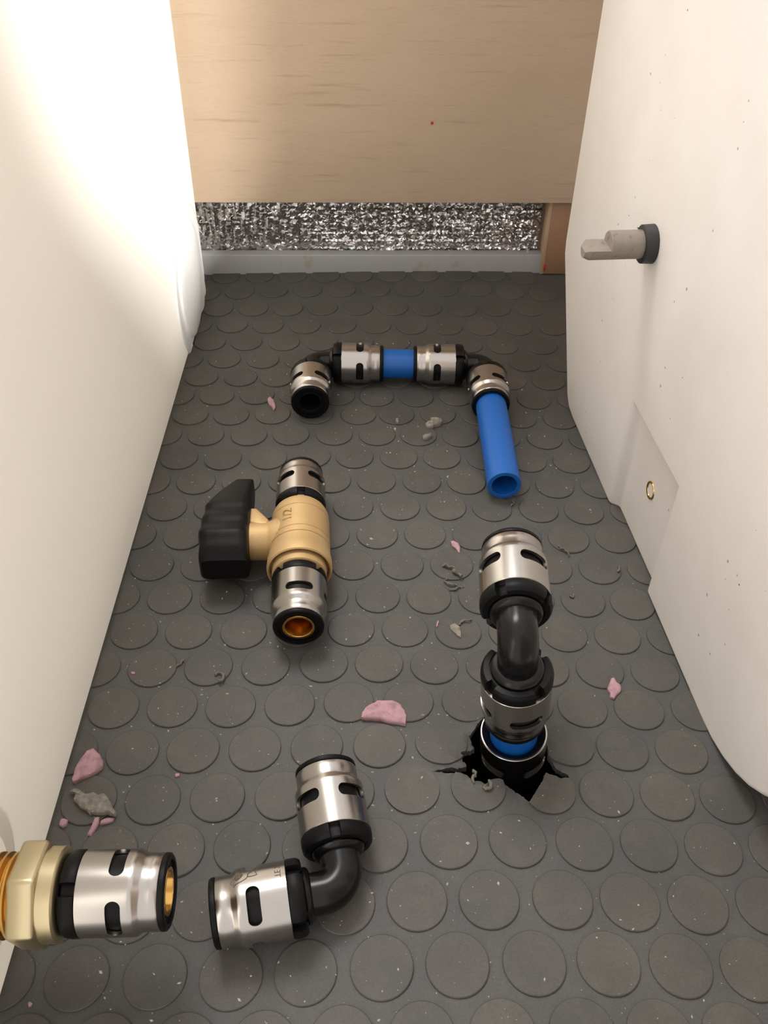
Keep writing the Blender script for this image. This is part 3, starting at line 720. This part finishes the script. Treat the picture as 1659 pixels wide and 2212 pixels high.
# outline emblem and lettering on the front elbow's lying sleeve
def zoompt(x, y):
    ph = math.asin(max(-1, min(1, (1060-y)/760))); t = (1140+(y-60)*0.143-x)/68
    return t, ph
ysign = 1 if (M1.to_3x3() @ V(0, 1, 0)).z > 0 else -1
def etched(name, poly, w):
    pts = [(zoompt(x, y)[0], zoompt(x, y)[1]*(R+0.04)) for x, y in poly]
    vs, fs = stroke(pts, w)
    link(name, mk_mesh(name, on_cyl([(a, ysign*b) for a, b in vs], R+0.04, 0, 0), fs, False), PRINT, s1, M1)
etched('emblem_outline', [(300, 330), (320, 400), (200, 450), (105, 585), (120, 612), (200, 608), (300, 580), (400, 540), (440, 505), (520, 510), (625, 495), (590, 440), (600, 400), (650, 345), (700, 290), (740, 250), (800, 215), (830, 240), (865, 300)], 0.15)
etched('emblem_line', [(440, 500), (440, 450), (500, 420), (560, 360), (585, 350)], 0.18)
pts = []
for i in range(16):
    a = 2*math.pi*i/16; x = 262+75*math.cos(a)-10*math.sin(a); y = 485-30*math.cos(a)+48*math.sin(a)
    t, ph = zoompt(x, y); pts.append((t, ysign*ph*(R+0.04)))
link('emblem_fill', mk_mesh('emblem_fill', on_cyl(pts, R+0.04, 0, 0), [tuple(range(16))], False), PRINT, s1, M1)
q, g = text_mesh('TE 2', 2.6)
ta, pa = zoompt(1030, 500)
vs = on_cyl([(-p.y, ysign*p.x) for p in q], R+0.04, ta, ysign*pa)
link('lettering', mk_mesh('lettering', vs, g, False), PRINT, s1, M1)

# ------------------------------------------------------------------ debris on the mat
def chunk(name, outline, h, label, m=PINK, lift=0.0, cat='plaster crumb', seed=1, group=None, tilt=(0, 0), rag=0.0):
    cx = sum(p[0] for p in outline)/len(outline); cy = sum(p[1] for p in outline)/len(outline)
    zb = surf(cx, cy)+0.05+lift
    pts = []
    for i, p in enumerate(outline):                   # roughen the outline
        qn = outline[(i+1) % len(outline)]
        for t in (0.0, 0.5):
            x, y = p[0]+(qn[0]-p[0])*t, p[1]+(qn[1]-p[1])*t
            k = 0.12*h+0.10+rag
            pts.append((x+k*noise.noise(V(x*3+seed, y*3, 0)), y+k*noise.noise(V(x*3, y*3+seed, 4))))
    n = len(pts); vs, fs = [], []
    def zz(x, y): return tilt[0]*(x-cx)+tilt[1]*(y-cy)
    for lv, (sc, z) in enumerate(((0.95, 0.0), (1.0, 0.35), (0.97, 0.75), (0.82, 0.97), (0.5, 1.06))):
        for x, y in pts:
            X, Y = cx+(x-cx)*sc, cy+(y-cy)*sc
            vs.append((X-cx, Y-cy, z*h*(1+0.28*noise.noise(V(X*0.5+seed, Y*0.5, seed))) + max(0, zz(X, Y))))
    for lv in range(4):
        fs += [(lv*n+i, lv*n+(i+1) % n, (lv+1)*n+(i+1) % n, (lv+1)*n+i) for i in range(n)]
    vs.append((0, 0, 1.08*h+max(0, zz(cx, cy)))); fs += [(4*n+i, 4*n+(i+1) % n, 5*n) for i in range(n)]
    fs.append(tuple(reversed(range(n))))
    me = mk_mesh(name, vs, fs, True, 40)
    bm = bmesh.new(); bm.from_mesh(me); bmesh.ops.recalc_face_normals(bm, faces=bm.faces); bm.to_mesh(me); bm.free()
    o = link(name, me, m, None, Matrix.Translation(V(cx, cy, zb)))
    return tag(o, label, cat, None, group)
def blob(cx, cy, a, b, n=9, seed=0, rot=0.0):
    rnd = random.Random(seed); out = []
    for i in range(n):
        t = 2*math.pi*i/n; r = rnd.uniform(0.7, 1.15); x, y = a*r*math.cos(t), b*r*math.sin(t)
        out.append((cx+x*math.cos(rot)-y*math.sin(rot), cy+x*math.sin(rot)+y*math.cos(rot)))
    return out
G = 'pink plaster crumbs on the mat'
chunk('plaster_chip', [(-6.3,-122.2),(-6.0,-119.8),(-5.0,-117.9),(-2.3,-116.0),(-0.4,-114.4),(1.6,-114.3),(5.4,-114.4),(8.8,-116.2),(10.0,-119.0),(10.7,-121.2),(10.0,-125.2),(4.2,-124.2),(0.3,-122.9),(-5.0,-122.4)], 2.6, 'large flat pink plaster chip in the middle of the mat', seed=3, group=G)
chunk('plaster_chip', [(-106.6,-146.0),(-106.4,-142.2),(-105.4,-138.1),(-104.0,-134.6),(-102.0,-133.4),(-99.2,-136.0),(-97.4,-138.4),(-97.1,-140.7),(-100.3,-144.4),(-103.2,-145.8),(-105.5,-147.6)], 3.2, 'large pink plaster chip against the foot of the left tank', seed=5, group=G)
chunk('plaster_chip', [(88.6,-105.7),(91.1,-100.9),(92.3,-100.4),(92.9,-102.8),(94.1,-103.7),(93.8,-106.9),(92.2,-108.3),(90.4,-110.7),(89.1,-110.1),(89.2,-108.0)], 1.8, 'jagged pink plaster chip between the riser and the right tank', seed=8, group=G)
chunk('plaster_chip', [(33.5,-23.3),(34.8,-23.0),(36.6,-24.5),(37.6,-26.8),(37.2,-30.7),(36.5,-30.7),(35.5,-28.1),(33.9,-26.6)], 1.0, 'small pink plaster chip below the open end of the blue pipe', seed=11, group=G)
chunk('plaster_chip', [(-59.2,89.1),(-58.2,91.5),(-56.2,89.1),(-54.5,84.4),(-54.2,80.7),(-55.0,78.0),(-56.0,81.7),(-58.3,84.4)], 1.4, 'small pink plaster chip left of the back elbow', seed=13, group=G)
chunk('plaster_chip', [(-96.6,-166.5),(-95.2,-166.6),(-93.6,-162.0),(-94.0,-159.8),(-95.4,-160.0),(-96.0,-163.5)], 1.5, 'pink plaster sliver beside the beige felt tuft', seed=15, group=G)
chunk('plaster_chip', [(-93.2,-162.6),(-89.4,-161.6),(-88.9,-160.2),(-91.5,-160.3),(-93.4,-161.0)], 1.3, 'dark pink plaster crumb right under the beige felt tuft', seed=17, group=G)
chunk('plaster_chip', blob(-105.6, -161.8, 1.6, 1.5, 8, 21), 1.6, 'pink plaster crumb touching the left tank above the brass connector', seed=19, group=G)
chunk('plaster_chip', blob(-95.0, -98.6, 0.9, 0.8, 7, 22), 0.6, 'tiny pink plaster crumb alone left of the valve', seed=20, group=G)
chunk('plaster_chip', [(24.0,-75.3),(24.6,-75.4),(25.4,-72.8),(25.1,-71.8),(24.5,-73.0)], 0.6, 'thin pink plaster splinter beside the pale flake', seed=23, group=G)
chunk('plaster_chip', blob(-70.6, -143.7, 0.9, 0.9, 7, 24), 0.7, 'tiny pink plaster crumb above the loose elbow', seed=24, group=G)
chunk('plaster_chip', blob(-101.3, -217.9, 0.7, 0.8, 7, 26), 0.7, 'tiny pink plaster crumb below the brass connector', seed=26, group=G)
G2 = 'grey crumbs on the mat'
chunk('felt_tuft', [(-106.0,-150.6),(-104.6,-149.8),(-102.0,-152.0),(-99.2,-151.6),(-96.0,-152.6),(-93.2,-151.9),(-92.0,-154.6),(-89.2,-157.6),(-88.4,-159.6),(-92.0,-159.3),(-96.2,-159.8),(-99.4,-158.2),(-102.6,-155.2),(-104.2,-152.6)], 2.6, 'beige grey felt tuft below the left plaster chip', FELT, seed=31, cat='felt tuft', rag=1.1)
chunk('grey_crumb', [(25.8,66.0),(26.8,63.0),(29.6,62.6),(31.4,65.0),(34.2,66.4),(35.6,69.2),(33.6,71.0),(29.0,71.2),(28.6,67.6)], 2.8, 'largest grey crumb between the U-shaped pipe legs', FELT, seed=33, cat='crumb', group=G2, rag=0.5)
chunk('grey_crumb', [(24.2,54.2),(24.4,51.6),(26.2,51.8),(28.8,55.0),(28.6,56.6),(25.4,55.4)], 2.0, 'grey crumb just below the largest crumb near the blue pipe', FELT, seed=35, cat='crumb', group=G2)
chunk('grey_crumb', blob(11.2, 68.4, 0.9, 2.4, 8, 36), 1.3, 'small grey crumb left of the largest crumb', FELT, seed=37, cat='crumb', group=G2)
chunk('pale_flake', [(29.6,-74.6),(31.8,-73.4),(33.6,-75.4),(34.0,-78.2),(33.9,-81.6),(32.6,-80.4),(31.2,-78.8),(29.9,-77.0)], 0.8, 'pale beige flake on a stud left of the riser elbow', FELT, seed=41, cat='flake')
def shaving(cx, cy, size, n, label, seed, thick=0.45, h=1.0):
    rnd = random.Random(seed); path = []; x = y = 0.0; a = rnd.uniform(0, 6.28)
    zb = surf(cx, cy)+thick
    for i in range(n):
        path.append(V(x, y, 0.0))
        a += rnd.uniform(-1.3, 1.3); st_ = size/n*rnd.uniform(1.0, 2.0); x += st_*math.cos(a); y += st_*math.sin(a)
    mx = sum(p.x for p in path)/n; my = sum(p.y for p in path)/n
    path = [V(p.x-mx, p.y-my, h*abs(noise.noise(V(p.x, p.y, seed)))) for p in path]
    rad = [thick*rnd.uniform(0.5, 1.25) for _ in path]
    vs, fs = sweep(path, rad, 6)
    o = link('rubber_shaving', mk_mesh('rubber_shaving', vs, fs, True, 60), SHAVE, None, Matrix.Translation(V(cx, cy, zb)))
    tag(o, label, 'shaving', None, 'grey rubber shavings on the mat')
shaving(33.0, -42.5, 9, 12, 'wide curled grey shaving above the pale flake, topmost of its cluster', 4, 0.75, 2.2)
shaving(31.2, -49.5, 7, 11, 'pale grey shaving at the left of the cluster above the pale flake', 9, 0.55, 1.6)
shaving(34.6, -52.5, 6, 10, 'crooked grey shaving at the bottom of the cluster above the pale flake', 15, 0.5, 1.6)
shaving(36.0, -72.6, 5, 9, 'curled pale shaving at the right end of the beige flake', 18, 0.5, 1.4)
shaving(-60.6, -101.2, 6.5, 8, 'long grey shaving left of the valve outlet', 23, 0.6, 1.6)
shaving(-77.5, -93.6, 3.5, 8, 'small dark shaving midway between valve and left tank', 27, 0.45, 1.2)
shaving(84.5, -27.9, 6.5, 12, 'looped dark shaving right of the riser sleeve', 31, 0.4, 1.4)
shaving(83.6, -56.0, 3.0, 7, 'short grey shaving on a stud near the right tank', 35, 0.45, 1.2)
shaving(65.0, 4.0, 5.0, 9, 'grey shaving under the open end of the blue pipe', 39, 0.5, 1.4)
shaving(107.0, -39.5, 3.5, 7, 'grey shaving at the foot of the right tank', 43, 0.5, 1.2)
shaving(33.0, -147.6, 5.0, 10, 'ragged grey shaving at the left lip of the torn hole', 47, 0.6, 1.8)
shaving(37.5, -151.5, 5.0, 10, 'ragged grey shaving at the front lip of the torn hole', 52, 0.6, 1.8)
# fine dust, far too many grains to count
rnd = random.Random(5); vs, fs = [], []
cnt = 0
while cnt < 1500:
    X, Y = rnd.uniform(-106, 135), rnd.uniform(-262, 200)
    if X > 104+max(0, (60-Y))*0.085: continue
    w = 1.0 if X < 40 else 0.55
    if Y > 130: w *= 0.3
    if rnd.random() > w or in_poly(X, Y): continue
    if -50 < X < 74 and 96 < Y < 124 or 48 < X < 74 and 3 < Y < 124 or -50 < X < -22 and 66 < Y < 124: continue
    s = 0.12+0.28*rnd.random()**4
    if rnd.random() < 0.04: s *= 1.9
    z = surf(X, Y)+s*0.3; a = rnd.uniform(0, 6.28); e = rnd.uniform(1, 2.2); b = len(vs)
    c_, s_ = math.cos(a), math.sin(a)
    for x, y, q in ((s*e, 0, 0), (0, s, 0), (-s*e, 0, 0), (0, -s, 0)): vs.append((X+x*c_-y*s_, Y+x*s_+y*c_, z-s*0.3))
    vs.append((X, Y, z+s*0.7))
    fs += [(b, b+1, b+4), (b+1, b+2, b+4), (b+2, b+3, b+4), (b+3, b, b+4), (b+3, b+2, b+1, b)]
    cnt += 1
o = link('dust_grains', mk_mesh('dust_grains', vs, fs, False), SPECK); tag(o, 'fine pale dust grains scattered over the grey mat', 'dust', 'stuff')
